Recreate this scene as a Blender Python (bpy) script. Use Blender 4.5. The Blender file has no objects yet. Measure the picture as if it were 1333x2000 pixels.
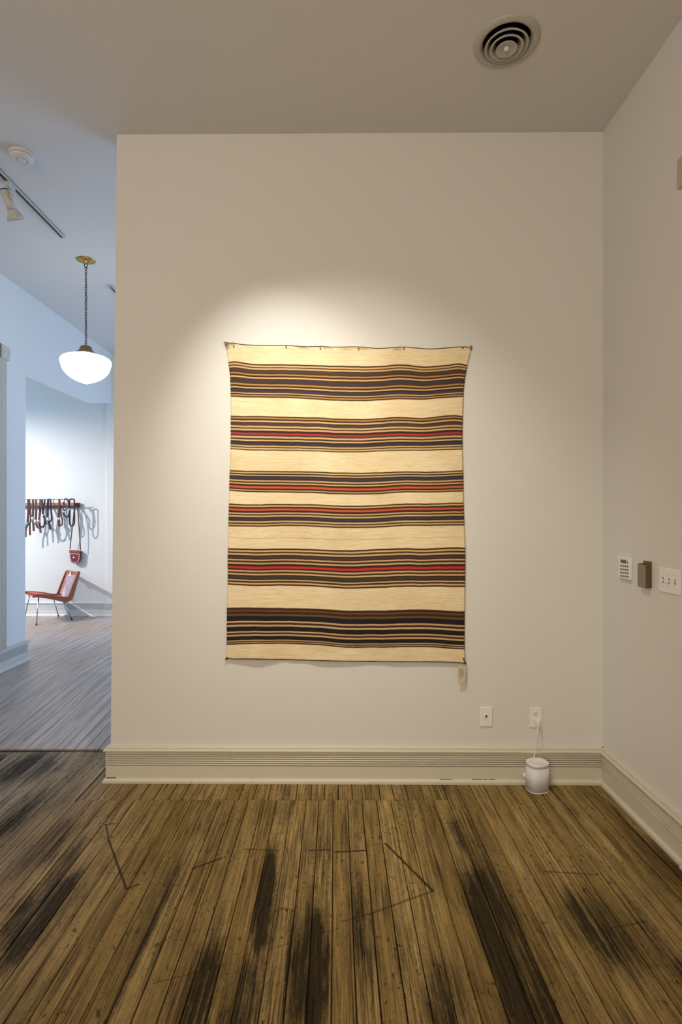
import bpy, bmesh, math, random
from mathutils import Vector, Matrix
random.seed(7)
S = bpy.context.scene
COL = S.collection
PI = math.pi
# ---------------------------------------------------------------- camera
EYE = 1.54                       # lens height
F = 1100.0                       # focal length in pixels of the 1333x2000 frame
CX, CY = 656.0, 1010.0           # where the view axis meets the frame
cam_d = bpy.data.cameras.new('camera'); cam = bpy.data.objects.new('camera', cam_d); COL.objects.link(cam)
cam.location = (0, 0, EYE); cam.rotation_euler = (PI/2, 0, 0)
cam_d.sensor_fit = 'AUTO'; cam_d.sensor_width = 36; cam_d.lens = 36*F/2000
cam_d.shift_x = (666.5-CX)/2000; cam_d.shift_y = (CY-1000)/2000
cam_d.clip_start = 0.05
S.camera = cam
# ---------------------------------------------------------------- world, exposure, lights
W = bpy.data.worlds.new('world'); S.world = W; W.use_nodes = True
W.node_tree.nodes['Background'].inputs[0].default_value = (0.6, 0.75, 1, 1)
W.node_tree.nodes['Background'].inputs[1].default_value = 0.3
S.view_settings.view_transform = 'Standard'; S.view_settings.look = 'None'
S.view_settings.exposure = 0.0; S.view_settings.gamma = 1.0; S.view_settings.use_curve_mapping = False

def lamp(name, kind, loc, aim, color, power, **kw):
    d = bpy.data.lights.new(name, kind); d.color = color; d.energy = power
    for k, v in kw.items(): setattr(d, k, v)
    o = bpy.data.objects.new(name, d); COL.objects.link(o); o.location = loc
    o.rotation_euler = (Vector(aim)-Vector(loc)).to_track_quat('-Z', 'Y').to_euler()
    return o
lamp('rug_spotlight', 'SPOT', (-0.62, 1.95, 3.62), (-0.27, 3.27, 1.93), (1, 0.96, 0.88), 112, spot_size=math.radians(49), spot_blend=1.0, shadow_soft_size=0.03)
lamp('wash_spotlight', 'SPOT', (-0.25, 1.75, 3.62), (0.10, 3.27, 1.0), (1, 0.93, 0.76), 150, spot_size=math.radians(76), spot_blend=1.0, shadow_soft_size=0.03)
lamp('rear_fill_light', 'AREA', (-1.7, -2.85, 2.5), (-0.5, 3, 3.3), (1.0, 0.85, 0.69), 134, shape='RECTANGLE', size=2.6, size_y=2.4)  # added warm ambient fill behind the camera; the rear wall has no window
lamp('side_fill_light', 'AREA', (1.2, 5.9, 1.9), (-3, 5.6, 1.8), (0.42, 0.64, 1.0), 150, shape='RECTANGLE', size=4.0, size_y=2.4)  # added unseen blue fill behind the centre wall, tinting the further room
lamp('alcove_fill_light', 'AREA', (-6.0, 5.6, 2.2), (-4.0, 8.1, 1.4), (0.40, 0.65, 1.0), 85, shape='RECTANGLE', size=1.6, size_y=1.8)  # extra blue fill for the far wall, added out of view without a window
lamp('alcove_spotlight', 'SPOT', (-6.75, 6.0, 3.45), (-3.8, 8.05, 0.85), (1.0, 0.96, 0.91), 900, spot_size=math.radians(62), spot_blend=0.9, shadow_soft_size=0.03)


# ---------------------------------------------------------------- geometry helpers
CEIL = 3.774
def wallY(x): return 3.266 + (1.552-x)*0.0081
WROT = -0.0081
def WP(px, py, off=0.0):
    "point on the centre wall (or off metres in front of it) seen at this spot of the photograph"
    dx = (px-CX)/F
    Y = (3.266+0.01257)/(1+0.0081*dx) - off
    return Vector((dx*Y, Y, EYE-(py-CY)*Y/F))
def AT(px, py, Y): return Vector(((px-CX)*Y/F, Y, EYE-(py-CY)*Y/F))

class MB:
    def __init__(s): s.v = []; s.f = []; s.m = []; s.sm = []; s.uv = None
    def add(s, vs, fs, mi=0, smooth=False):
        b = len(s.v); s.v += [tuple(v) for v in vs]
        for f in fs: s.f.append([b+i for i in f]); s.m.append(mi); s.sm.append(smooth)
    def box(s, lo, hi, mi=0, M=None, taper=0):
        x0, y0, z0 = lo; x1, y1, z1 = hi
        vs = [Vector(p) for p in ((x0,y0,z0),(x1,y0,z0),(x1,y1,z0),(x0,y1,z0),(x0,y0,z1),(x1,y0,z1),(x1,y1,z1),(x0,y1,z1))]
        if M: vs = [M @ v for v in vs]
        s.add(vs, [(0,3,2,1),(4,5,6,7),(0,1,5,4),(1,2,6,5),(2,3,7,6),(3,0,4,7)], mi)
    def prism(s, poly, a, b, mi=0, smooth=False):
        "poly: closed list of 3D points, extruded from offset vector a to b"
        n = len(poly); a = Vector(a); b = Vector(b)
        vs = [Vector(p)+a for p in poly] + [Vector(p)+b for p in poly]
        s.add(vs, [tuple(range(n-1,-1,-1)), tuple(range(n, 2*n))], mi)
        s.add(vs, [(i, (i+1)%n, n+(i+1)%n, n+i) for i in range(n)], mi, smooth)
    def lathe(s, prof, M=None, n=32, mi=0, smooth=True):
        vs = []; fs = []
        for (r, z) in prof:
            for i in range(n):
                a = 2*PI*i/n; vs.append(Vector((r*math.cos(a), r*math.sin(a), z)))
        if M: vs = [M @ v for v in vs]
        for j in range(len(prof)-1):
            for i in range(n):
                k = (i+1) % n; fs.append((j*n+i, j*n+k, (j+1)*n+k, (j+1)*n+i))
        s.add(vs, fs, mi, smooth)
    def tube(s, pts, r, n=10, mi=0, closed=False, flat=None, cap=True):
        "tube (or ribbon when flat=(w, t, normal)) along points"
        pts = [Vector(p) for p in pts]; N = len(pts); vs = []; fs = []
        up = None
        for i, p in enumerate(pts):
            a = pts[(i-1) % N] if (closed or i > 0) else p
            b = pts[(i+1) % N] if (closed or i < N-1) else p
            t = (b-a).normalized()
            if flat:
                nrm = Vector(flat[2]); nrm = (nrm - t*nrm.dot(t)).normalized(); sd = t.cross(nrm)
                w, th = flat[0]/2, flat[1]/2
                for (u, q) in ((-w,-th),(w,-th),(w,th),(-w,th)): vs.append(p+sd*u+nrm*q)
            else:
                if up is None: up = t.orthogonal().normalized()
                up = (up - t*up.dot(t)).normalized(); sd = t.cross(up)
                rr = r[i] if isinstance(r, (list, tuple)) else r
                for k in range(n):
                    an = 2*PI*k/n; vs.append(p+(up*math.cos(an)+sd*math.sin(an))*rr)
        m = 4 if flat else n
        R = N if closed else N-1
        for i in range(R):
            j = (i+1) % N
            for k in range(m):
                l = (k+1) % m; fs.append((i*m+k, i*m+l, j*m+l, j*m+k))
        if not closed and cap: fs += [tuple(range(m-1,-1,-1)), tuple((N-1)*m+k for k in range(m))]
        s.add(vs, fs, mi, not flat)
    def build(s, name, mats, parent=None, loc=None, bevel=0, seg=2):
        me = bpy.data.meshes.new(name)
        if loc is not None: L = Vector(loc); s.v = [tuple(Vector(v)-L) for v in s.v]
        me.from_pydata(s.v, [], s.f)
        for m in (mats if isinstance(mats, (list, tuple)) else [mats]): me.materials.append(m)
        for p, mi, sm in zip(me.polygons, s.m, s.sm): p.material_index = mi; p.use_smooth = sm
        if s.uv:
            l = me.uv_layers.new(name='UVMap')
            for lp in me.loops: l.data[lp.index].uv = s.uv[lp.vertex_index]
        bm = bmesh.new(); bm.from_mesh(me); bmesh.ops.recalc_face_normals(bm, faces=bm.faces); bm.to_mesh(me); bm.free()
        o = bpy.data.objects.new(name, me); COL.objects.link(o)
        if loc is not None: o.location = loc
        if bevel:
            b = o.modifiers.new('bevel', 'BEVEL'); b.width = bevel; b.segments = seg; b.limit_method = 'ANGLE'; b.angle_limit = math.radians(40)
        if parent:
            o.parent = parent; base = Vector((0, 0, 0)); q = parent
            while q: base += Vector(q.location); q = q.parent
            o.location = (Vector(loc) if loc is not None else Vector((0, 0, 0))) - base
        return o
def tag(o, label=None, cat=None, group=None, kind=None):
    for k, v in (('label', label), ('category', cat), ('group', group), ('kind', kind)):
        if v: o[k] = v
    return o
def empty(name, loc, label, cat, group=None):
    o = bpy.data.objects.new(name, None); COL.objects.link(o); o.location = loc; o.empty_display_size = 0.05
    return tag(o, label, cat, group)
def struct(o): o['kind'] = 'structure'; return o
def frame_M(origin, x, z):
    x = Vector(x).normalized(); z = Vector(z); z = (z-x*z.dot(x)).normalized(); y = z.cross(x)
    M = Matrix.Identity(4)
    for i in range(3): M[i][0] = x[i]; M[i][1] = y[i]; M[i][2] = z[i]; M[i][3] = origin[i]
    return M
def axis_M(origin, z):
    z = Vector(z).normalized(); return frame_M(origin, z.orthogonal(), z)
def rounded(pts, n=5):
    "Catmull-Rom through points"
    P = [Vector(p) for p in pts]; out = []
    for i in range(len(P)-1):
        a = P[max(i-1,0)]; b = P[i]; c = P[i+1]; d = P[min(i+2, len(P)-1)]
        for k in range(n):
            t = k/n
            out.append(0.5*((2*b)+(c-a)*t+(2*a-5*b+4*c-d)*t*t+(3*b-a-3*c+d)*t**3))
    out.append(P[-1]); return out

# ---------------------------------------------------------------- node helpers
class NT:
    def __init__(s, name):
        s.mat = bpy.data.materials.new(name); s.mat.use_nodes = True; s.t = s.mat.node_tree; s.n = s.t.nodes
        s.bsdf = s.n['Principled BSDF']
    def link(s, a, b): s.t.links.new(a, b)
    def put(s, sock, v):
        if isinstance(v, bpy.types.NodeSocket): s.link(v, sock)
        elif v is not None:
            if isinstance(v, tuple) and len(v) == 3 and sock.type == 'RGBA': v = (*v, 1)
            sock.default_value = v
    def math(s, op, a, b=None, c=None, clamp=False):
        m = s.n.new('ShaderNodeMath'); m.operation = op; m.use_clamp = clamp
        s.put(m.inputs[0], a); s.put(m.inputs[1], b); s.put(m.inputs[2], c); return m.outputs[0]
    def vm(s, op, a, b=None, out=0):
        m = s.n.new('ShaderNodeVectorMath'); m.operation = op; s.put(m.inputs[0], a)
        if b is not None: s.put(m.inputs[1], b)
        return m.outputs[1] if op in ('LENGTH', 'DOT_PRODUCT', 'DISTANCE') else m.outputs[0]
    def mix(s, f, a, b, mode='MIX'):
        m = s.n.new('ShaderNodeMix'); m.data_type = 'RGBA'; m.blend_type = mode
        s.put(m.inputs[0], f); s.put(m.inputs[6], a); s.put(m.inputs[7], b); return m.outputs[2]
    def mr(s, v, a, b, c=0.0, d=1.0, smooth=False):
        m = s.n.new('ShaderNodeMapRange'); m.clamp = True
        if smooth: m.interpolation_type = 'SMOOTHSTEP'
        s.put(m.inputs[0], v)
        for i, x in enumerate((a, b, c, d)): m.inputs[i+1].default_value = x
        return m.outputs[0]
    def coord(s, kind='Object'):
        c = s.n.new('ShaderNodeTexCoord'); return c.outputs[kind]
    def scale(s, v, sc): return s.vm('MULTIPLY', v, sc)
    def noise(s, v, scale=5, detail=3, rough=0.5, dist=0.0):
        m = s.n.new('ShaderNodeTexNoise'); s.link(v, m.inputs['Vector']); m.inputs['Scale'].default_value = scale
        m.inputs['Detail'].default_value = detail; m.inputs['Roughness'].default_value = rough; m.inputs['Distortion'].default_value = dist
        return m.outputs['Fac']
    def sep(s, v):
        m = s.n.new('ShaderNodeSeparateXYZ'); s.link(v, m.inputs[0]); return m.outputs
    def ramp(s, f, stops, const=True):
        m = s.n.new('ShaderNodeValToRGB'); r = m.color_ramp; r.interpolation = 'CONSTANT' if const else 'LINEAR'
        while len(r.elements) > 1: r.elements.remove(r.elements[0])
        r.elements[0].position = stops[0][0]; r.elements[0].color = (*stops[0][1], 1)
        for p, c in stops[1:]:
            e = r.elements.new(p); e.color = (*c, 1)
        s.link(f, m.inputs[0]); return m.outputs[0]
    def bump(s, h, strength=0.3, dist=0.002):
        b = s.n.new('ShaderNodeBump'); b.inputs['Strength'].default_value = strength; b.inputs['Distance'].default_value = dist
        s.link(h, b.inputs['Height']); s.link(b.outputs[0], s.bsdf.inputs['Normal'])
    def set(s, **kw):
        for k, v in kw.items(): s.put(s.bsdf.inputs[{'color':'Base Color','rough':'Roughness','metal':'Metallic','spec':'Specular IOR Level','coat':'Coat Weight','sheen':'Sheen Weight'}[k]], v)
        return s.mat
def plain(name, c, rough=0.5, metal=0.0, var=0.06, scale=30, bump=0.0):
    t = NT(name); n = t.noise(t.coord(), scale, 3)
    col = t.mix(n, tuple(x*(1-var) for x in c), tuple(min(1, x*(1+var)) for x in c))
    t.set(color=col, rough=rough, metal=metal)
    if bump: t.bump(n, bump, 0.001)
    return t.mat

def wall_paint(name, c):
    t = NT(name); co = t.coord()
    big = t.noise(co, 0.9, 3); fine = t.noise(co, 160, 2); mid = t.noise(t.scale(co, (1, 1, 0.6)), 9, 4)
    t.set(color=t.mix(big, tuple(x*0.975 for x in c), tuple(x*1.01 for x in c)), rough=0.55, spec=0.3)
    t.bump(t.math('ADD', t.math('MULTIPLY', fine, 0.25), mid), 0.25, 0.003)
    return t.mat
M_wall = wall_paint('wall_paint', (0.74, 0.725, 0.69))
M_ceil = wall_paint('ceiling_paint', (0.72, 0.70, 0.67))
def trim_paint(name, c):
    t = NT(name); co = t.coord(); n = t.noise(co, 6, 4); d = t.noise(co, 60, 3)
    chips = t.mr(t.noise(co, 45, 4), 0.69, 0.72)
    col = t.mix(n, tuple(x*0.95 for x in c), tuple(x*1.03 for x in c))
    t.set(color=t.mix(t.math('MULTIPLY', chips, 0.35), col, (0.3, 0.26, 0.18)), rough=0.35); t.bump(d, 0.15, 0.001); return t.mat
M_trim = trim_paint('trim_paint', (0.66, 0.62, 0.50))
M_trim_blue = trim_paint('casing_paint', (0.56, 0.545, 0.49))
M_white = plain('white_plastic', (0.82, 0.81, 0.79), 0.3, var=0.02)
M_whiter = plain('white_plate', (0.86, 0.84, 0.82), 0.28, var=0.02)
M_det = plain('detector_plastic', (0.68, 0.64, 0.65), 0.4, var=0.02)
M_mesh = plain('speaker_grille', (0.74, 0.73, 0.76), 0.6, var=0.08, scale=900, bump=0.4)
M_black = plain('black_plastic', (0.01, 0.01, 0.012), 0.5)
M_dark = plain('dark_gap', (0.012, 0.009, 0.006), 0.9)
M_brass = plain('aged_brass', (0.46, 0.30, 0.09), 0.28, 1.0, var=0.25, scale=20)
M_bronze = plain('bronze_fitting', (0.30, 0.20, 0.09), 0.38, 0.9, var=0.2, scale=20)
M_chain = plain('dark_bronze_chain', (0.05, 0.035, 0.02), 0.45, 0.8)
M_chrome = plain('steel_leg', (0.45, 0.55, 0.7), 0.25, 1.0)
M_ltwhite = plain('lamp_head_paint', (0.56, 0.54, 0.49), 0.4)
M_leather = plain('brown_leather', (0.085, 0.03, 0.028), 0.5, var=0.3, scale=60)
M_leather2 = plain('dark_leather', (0.025, 0.022, 0.035), 0.5, var=0.3, scale=60)
M_leather3 = plain('plum_leather', (0.17, 0.075, 0.10), 0.5, var=0.25, scale=60)
M_silver = plain('silver_concho', (0.75, 0.75, 0.76), 0.25, 0.7)
M_turq = plain('turquoise_stone', (0.03, 0.22, 0.24), 0.3)
M_oak = plain('rack_wood', (0.45, 0.20, 0.07), 0.45, var=0.35, scale=25)
M_walnut = plain('rack_dark_wood', (0.10, 0.035, 0.02), 0.45, var=0.35, scale=25)
M_chairwood = plain('red_brown_chair_wood', (0.30, 0.085, 0.035), 0.4, var=0.2, scale=18)
M_redcord = plain('red_cord', (0.48, 0.05, 0.075), 0.65, var=0.2, scale=80)
M_palecord = plain('pale_pink_cord', (0.68, 0.50, 0.58), 0.6, var=0.12, scale=80)
M_purse = plain('oxblood_leather', (0.20, 0.025, 0.03), 0.45, var=0.2, scale=80)
M_stitch = plain('white_stitching', (0.78, 0.74, 0.72), 0.6)
M_nail = plain('brass_nail', (0.10, 0.05, 0.02), 0.4, 0.6)
M_paper = plain('tag_paper', (0.60, 0.51, 0.38), 0.8, var=0.1, scale=120)
M_ink = plain('tag_ink', (0.27, 0.20, 0.13), 0.8)
M_cordwhite = plain('white_cable', (0.78, 0.75, 0.68), 0.4)
M_bronzeplastic = plain('smoked_bronze_plastic', (0.115, 0.072, 0.028), 0.22, var=0.1)
M_bronzeface = plain('holder_front', (0.24, 0.19, 0.13), 0.3, var=0.05)
M_lcd = plain('green_lcd', (0.07, 0.10, 0.06), 0.2)
M_key = plain('keypad_button', (0.13, 0.12, 0.10), 0.5)
M_vent = plain('vent_paint', (0.50, 0.47, 0.41), 0.45)
M_thread = plain('black_wool', (0.015, 0.012, 0.012), 0.9)
M_tassel = plain('tan_wool', (0.30, 0.24, 0.14), 0.9)
def glow(name, c, e):
    t = NT(name); t.set(color=(0.8, 0.8, 0.8), rough=0.3); t.bsdf.inputs['Emission Color'].default_value = (*c, 1); t.bsdf.inputs['Emission Strength'].default_value = e; return t.mat
M_globe = glow('lit_opal_glass', (1, 0.97, 0.93), 3.5)

# floor -----------------------------------------------------------
def floor_material():
    t = NT('worn_pine_boards'); co = t.coord()
    at = t.n.new('ShaderNodeAttribute'); at.attribute_name = 'tone'; rnd = at.outputs['Fac']
    off = t.n.new('ShaderNodeCombineXYZ'); t.link(t.math('MULTIPLY', rnd, 37.0), off.inputs[2]); t.link(t.math('MULTIPLY', rnd, 11.0), off.inputs[1])
    p = t.vm('ADD', co, off.outputs[0]); sx = t.sep(co)
    grain = t.noise(t.scale(p, (190, 3.0, 1)), 1.0, 4, 0.65)
    grain2 = t.noise(t.scale(p, (60, 1.2, 1)), 1.0, 3, 0.6, 0.6)
    blot = t.noise(t.scale(co, (2.6, 1.3, 1)), 1.0, 5, 0.62)
    blot2 = t.noise(t.scale(p, (16, 2.4, 1)), 1.0, 5, 0.7)
    speck = t.noise(t.scale(co, (55, 26, 1)), 1.0, 3, 0.7)
    speckm = t.noise(t.scale(co, (3.5, 3, 1)), 1.0, 2)
    # placed worn-in dark patches: centre x, y, radii, strength
    patches = [(0.62, 1.98, 0.13, 0.62, 0.85), (0.66, 2.62, 0.09, 0.36, 0.6), (0.60, 1.72, 0.12, 0.25, 0.6), (-0.10, 1.93, 0.07, 0.42, 0.85), (-0.29, 2.33, 0.045, 0.36, 0.9), (-0.30, 1.75, 0.06, 0.25, 0.6),
               (-0.45, 1.78, 0.07, 0.28, 0.75), (-0.73, 1.95, 0.05, 0.55, 0.8), (-1.17, 2.17, 0.12, 0.28, 0.7), (-1.36, 2.66, 0.07, 0.26, 0.6), (-1.21, 2.47, 0.05, 0.22, 0.6), (-2.0, 3.45, 0.28, 0.25, 0.75),
               (-1.65, 2.9, 0.08, 0.4, 0.4), (1.03, 2.12, 0.15, 0.22, 0.65), (1.45, 2.58, 0.06, 0.5, 0.8), (0.08, 2.1, 0.06, 0.35, 0.5), (-0.85, 2.55, 0.04, 0.35, 0.45), (1.2, 1.75, 0.15, 0.2, 0.5), (-0.55, 2.75, 0.03, 0.3, 0.4), (0.35, 1.8, 0.07, 0.2, 0.45)]
    warp = t.math('MULTIPLY', t.math('SUBTRACT', t.noise(t.scale(co, (7, 3, 1)), 1.0, 4, 0.7), 0.5), 1.1)
    tot = None
    for (x, y, rx, ry, k) in patches:
        d = t.vm('LENGTH', t.scale(t.vm('SUBTRACT', co, (x, y, 0)), (1/rx, 1/ry, 0)))
        g = t.mr(t.math('ADD', d, warp), 0.45, 1.35, k, 0.0, True)
        tot = g if tot is None else t.math('MAXIMUM', tot, g)
    streak = t.noise(t.scale(p, (85, 1.5, 1)), 1.0, 4, 0.7, 0.3)
    fine = t.noise(t.scale(co, (120, 45, 1)), 1.0, 3, 0.7)
    drive = t.math('ADD', t.math('MULTIPLY', streak, 0.62), t.math('MULTIPLY', blot2, 0.50))
    drive = t.math('ADD', drive, t.math('MULTIPLY', fine, 0.26))
    drive = t.math('ADD', drive, t.math('MULTIPLY', blot, 0.42))
    drive = t.math('ADD', drive, t.math('MULTIPLY', tot, t.math('ADD', 0.13, t.math('MULTIPLY', rnd, 0.27))))
    drive = t.math('ADD', drive, t.math('MULTIPLY', rnd, 0.10))
    st = t.math('POWER', t.mr(drive, 0.83, 1.20), 1.15)
    old = t.mr(sx[1], 3.70, 3.715, 1.0, 0.16)            # the boards past the threshold are cleaner
    st = t.math('MULTIPLY', st, old, clamp=True)
    light = t.mix(rnd, (0.36, 0.24, 0.080), (0.62, 0.43, 0.17))
    wear = t.mr(t.noise(t.scale(p, (9, 1.6, 1)), 1.0, 4, 0.6), 0.36, 0.62)          # polished spots show less grain
    deep = t.mix(t.math('MULTIPLY', t.math('SUBTRACT', 1.15, wear), 0.85), light, (0.05, 0.030, 0.010))
    light = t.mix(t.mr(grain, 0.38, 0.56), deep, light)
    light = t.mix(t.mr(t.noise(t.scale(p, (420, 5, 1)), 1.0, 3, 0.7), 0.40, 0.60), t.mix(0.45, light, (0.07, 0.042, 0.014)), light)
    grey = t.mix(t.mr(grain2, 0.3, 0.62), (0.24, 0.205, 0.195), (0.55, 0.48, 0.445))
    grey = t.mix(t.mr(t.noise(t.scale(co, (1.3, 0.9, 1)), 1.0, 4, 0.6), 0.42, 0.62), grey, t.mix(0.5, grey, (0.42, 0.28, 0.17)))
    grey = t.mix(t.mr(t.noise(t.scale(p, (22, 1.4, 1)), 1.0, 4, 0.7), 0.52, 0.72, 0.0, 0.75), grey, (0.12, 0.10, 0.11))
    light = t.mix(t.mr(sx[1], 3.70, 3.715), light, grey)
    light = t.mix(t.mr(sx[0], -1.9, -0.9, 0.55, 0.0), light, grey)  # bluish light spill put into the colour: left boards blended towards grey
    col = t.mix(t.math('MULTIPLY', st, 0.97), light, t.mix(t.mr(t.math('ADD', t.math('MULTIPLY', grain, 0.6), t.math('MULTIPLY', fine, 0.4)), 0.40, 0.66), (0.0025, 0.002, 0.001), (0.050, 0.033, 0.012)))
    sp = t.math('MULTIPLY', t.mr(speck, 0.60, 0.635), t.mr(speckm, 0.36, 0.55))
    col = t.mix(t.math('MULTIPLY', sp, t.math('MULTIPLY', old, 0.8)), col, (0.03, 0.018, 0.008))
    # long gouges across the boards, as pixel polylines of the photograph turned into floor points
    def fp(px, py):
        Y = F*EYE/(py-CY); return ((px-CX)*Y/F, Y)
    segs = [((207,1610),(213,1642),.004,.8), ((213,1642),(247,1736),.0045,.9), ((247,1736),(271,1727),.004,.9), ((377,1696),(433,1676),.005,.9), ((480,1658),(545,1661),.0035,.8),
            ((606,1661),(645,1659),.004,.85), ((655,1664),(713,1661),.005,.9), ((713,1652),(752,1647),.002,.6), ((753,1647),(846,1740),.0055,.92), ((846,1740),(728,1783),.0045,.6), ((728,1783),(667,1800),.004,.5),
            ((1065,1702),(1168,1708),.004,.65), ((540,1850),(665,1812),.0025,.5), ((300,1920),(440,1885),.0025,.55), ((1195,1812),(1260,1800),.004,.5), ((205,1611),(228,1609),.004,.6), ((330,1729),(350,1730),.003,.5), ((500,1766),(540,1768),.004,.5)]
    for (A, B, w, k) in segs:
        ax, ay = fp(*A); bx, by = fp(*B); L2 = (bx-ax)**2+(by-ay)**2
        pa = t.vm('SUBTRACT', co, (ax, ay, 0)); pa = t.scale(pa, (1, 1, 0))
        h = t.math('DIVIDE', t.vm('DOT_PRODUCT', pa, (bx-ax, by-ay, 0)), L2, clamp=True)
        sc = t.n.new('ShaderNodeVectorMath'); sc.operation = 'SCALE'; sc.inputs[0].default_value = (bx-ax, by-ay, 0); t.link(h, sc.inputs['Scale'])
        d = t.vm('DISTANCE', pa, sc.outputs[0])
        d = t.math('ADD', d, t.math('MULTIPLY', t.math('SUBTRACT', speck, 0.5), w*1.6))
        col = t.mix(t.mr(d, w*0.6, w*1.5, k, 0.0), col, (0.022, 0.014, 0.008))
    ro = t.mr(sx[1], 3.70, 3.715, 0.50, 0.34)
    ro = t.math('ADD', ro, t.mr(grain, 0.3, 0.7, -0.04, 0.12))
    t.set(color=col, rough=ro, spec=t.mr(sx[1], 3.70, 3.715, 0.10, 0.55))
    t.bump(t.math('ADD', grain, t.math('MULTIPLY', blot2, 0.6)), 0.35, 0.0015)
    return t.mat
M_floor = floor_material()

# ================================================================= SETTING
def fz(y):   # the boards rise a little past the threshold
    if y < 3.711: return 0.0
    if y < 5.1: return 0.012 + 0.113*(y-3.711)/1.389
    return 0.125
mb = MB(); tones = []
def plank(x0, x1, y0, y1, tone, dz=0.0):
    g = 0.0012+0.0012*random.random()
    ys = [y0] + [y for y in (5.1,) if y0 < y < y1] + [y1]
    x0 += g; x1 -= g; e = 0.0018; vs = []; n = len(ys)
    for i, y in enumerate(ys):
        z = fz(y+(1e-4 if i == 0 else -1e-4))+dz
        if i == 0: y += 0.0008
        if i == n-1: y -= 0.0008
        vs += [(x0, y, z-0.016), (x0, y, z-e), (x0+e, y, z), (x1-e, y, z), (x1, y, z-e), (x1, y, z-0.016)]
    fs = []
    for i in range(n-1):
        for k in range(5): fs.append((i*6+k, i*6+k+1, (i+1)*6+k+1, (i+1)*6+k))
    fs += [(0,1,2,3,4,5), tuple((n-1)*6+k for k in range(6))]
    mb.add(vs, fs, 0); tones.extend([tone]*len(fs))
def seams(x0, x1, anchor, pitch):
    out = [x0]; k = math.ceil((x0+0.02-anchor)/pitch)
    while anchor+k*pitch < x1-0.02: out.append(anchor+k*pitch+random.uniform(-0.0045, 0.0045)); k += 1
    return out+[x1]
for (xa, xb, ya, yb, an, pi_) in ((-3.07, -1.41, -2.95, 3.711, -1.41, 0.0785), (-1.41, 0.612, -2.95, 3.066, -0.010, 0.0772), (0.612, 1.552, -2.95, 3.28, 0.612, 0.0772),
                                 (-1.41, 0.612, 3.066, 3.30, -1.38, 0.0775), (-7.5, -1.41, 3.711, 8.09, -1.41, 0.0785), (-1.41, 1.25, 3.711, 8.09, -1.41, 0.0785), (-1.41, -1.30, 3.30, 3.711, -1.36, 0.06)):
    ss = seams(xa, xb, an, pi_)
    for a, b in zip(ss, ss[1:]):
        if xa == -6.0 and b > -3.0 or xa != -6.0 or True:
            plank(a, b, ya, yb, random.random(), random.uniform(-0.0008, 0.0))
nf = len(mb.f)
mb.box((-6.1, -3.0, -0.10), (1.65, 3.712, -0.012), 1); tones.extend([0]*6)
vs = [(x, y, z) for x in (-7.6, 1.65) for (y, z) in ((3.712, -0.10), (3.712, -0.003), (5.1, 0.108), (8.15, 0.108), (8.15, -0.10))]
mb.add(vs, [(0,1,2,3,4), (9,8,7,6,5), (0,5,6,1), (1,6,7,2), (2,7,8,3), (3,8,9,4), (4,9,5,0)], 1); tones.extend([0]*7)
mb.prism([(-3.07, 3.676, 0.0), (-2.2, 3.690, 0.0), (-1.42, 3.7085, 0.0), (-1.42, 3.7115, 0.0), (-3.07, 3.7115, 0.0)], (0,0,-0.012), (0,0,0.0008), 1); tones.extend([0]*7)
mb.box((-1.414, 3.05, -0.02), (-1.4045, 3.70, 0.0006), 1); tones.extend([0]*6)
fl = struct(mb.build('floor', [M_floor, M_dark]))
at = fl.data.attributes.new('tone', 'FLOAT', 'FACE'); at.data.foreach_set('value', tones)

# ceiling with a round hole for the vent
VX, VY = 0.804, 2.648
mb = MB(); hole = []; n = 48
for i in range(n):
    a = 2*PI*i/n; hole.append((VX+0.124*math.cos(a), VY+0.124*math.sin(a)))
x0, x1, y0, y1 = -7.6, 1.70, -3.1, 8.2
bx0, bx1, by0, by1 = VX-0.2, VX+0.2, VY-0.2, VY+0.2
def ringsq(z, flip):
    vs = [(*h, z) for h in hole]
    sq = []
    for i in range(n):
        a = 2*PI*i/n; c, s_ = math.cos(a), math.sin(a); k = 0.2/max(abs(c), abs(s_)); sq.append((VX+c*k, VY+s_*k, z))
    mb.add(vs+sq, [(i, (i+1)%n, n+(i+1)%n, n+i) for i in range(n)])
for z in (CEIL, CEIL+0.02):
    ringsq(z, 0)
for (a, b, c, d) in ((x0, bx0, y0, y1), (bx1, x1, y0, y1), (bx0, bx1, y0, by0), (bx0, bx1, by1, y1)): mb.box((a, c, CEIL), (b, d, CEIL+0.02))
mb.add([(*h, CEIL) for h in hole]+[(*h, CEIL+0.25) for h in hole], [(i, (i+1)%n, n+(i+1)%n, n+i) for i in range(n)], 1)
mb.add([(*h, CEIL+0.25) for h in hole], [tuple(range(n))], 1)
struct(mb.build('ceiling', [M_ceil, M_dark]))

# centre wall, its left end leaning a touch
YL, YR = wallY(-1.30), wallY(1.552)
mb = MB()
pl = WP(216, 1500); pt = WP(228.5, 262)
vs = [(pl.x-0.001, YL, -0.02), (1.6, YR, -0.02), (1.6, YR, CEIL+0.01), (pt.x, wallY(pt.x), CEIL+0.01)]
mb.prism(vs, (0,0,0), (0,0.15,0)); struct(mb.build('wall_center', M_wall, bevel=0.004))
mb = MB(); mb.box((1.552, -3.0, -0.02), (1.68, 3.45, CEIL+0.01)); struct(mb.build('wall_right', M_wall))
mb = MB(); mb.box((-3.19, -3.1, -0.02), (1.68, -3.0, CEIL+0.01)); struct(mb.build('wall_rear', M_wall))
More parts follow.
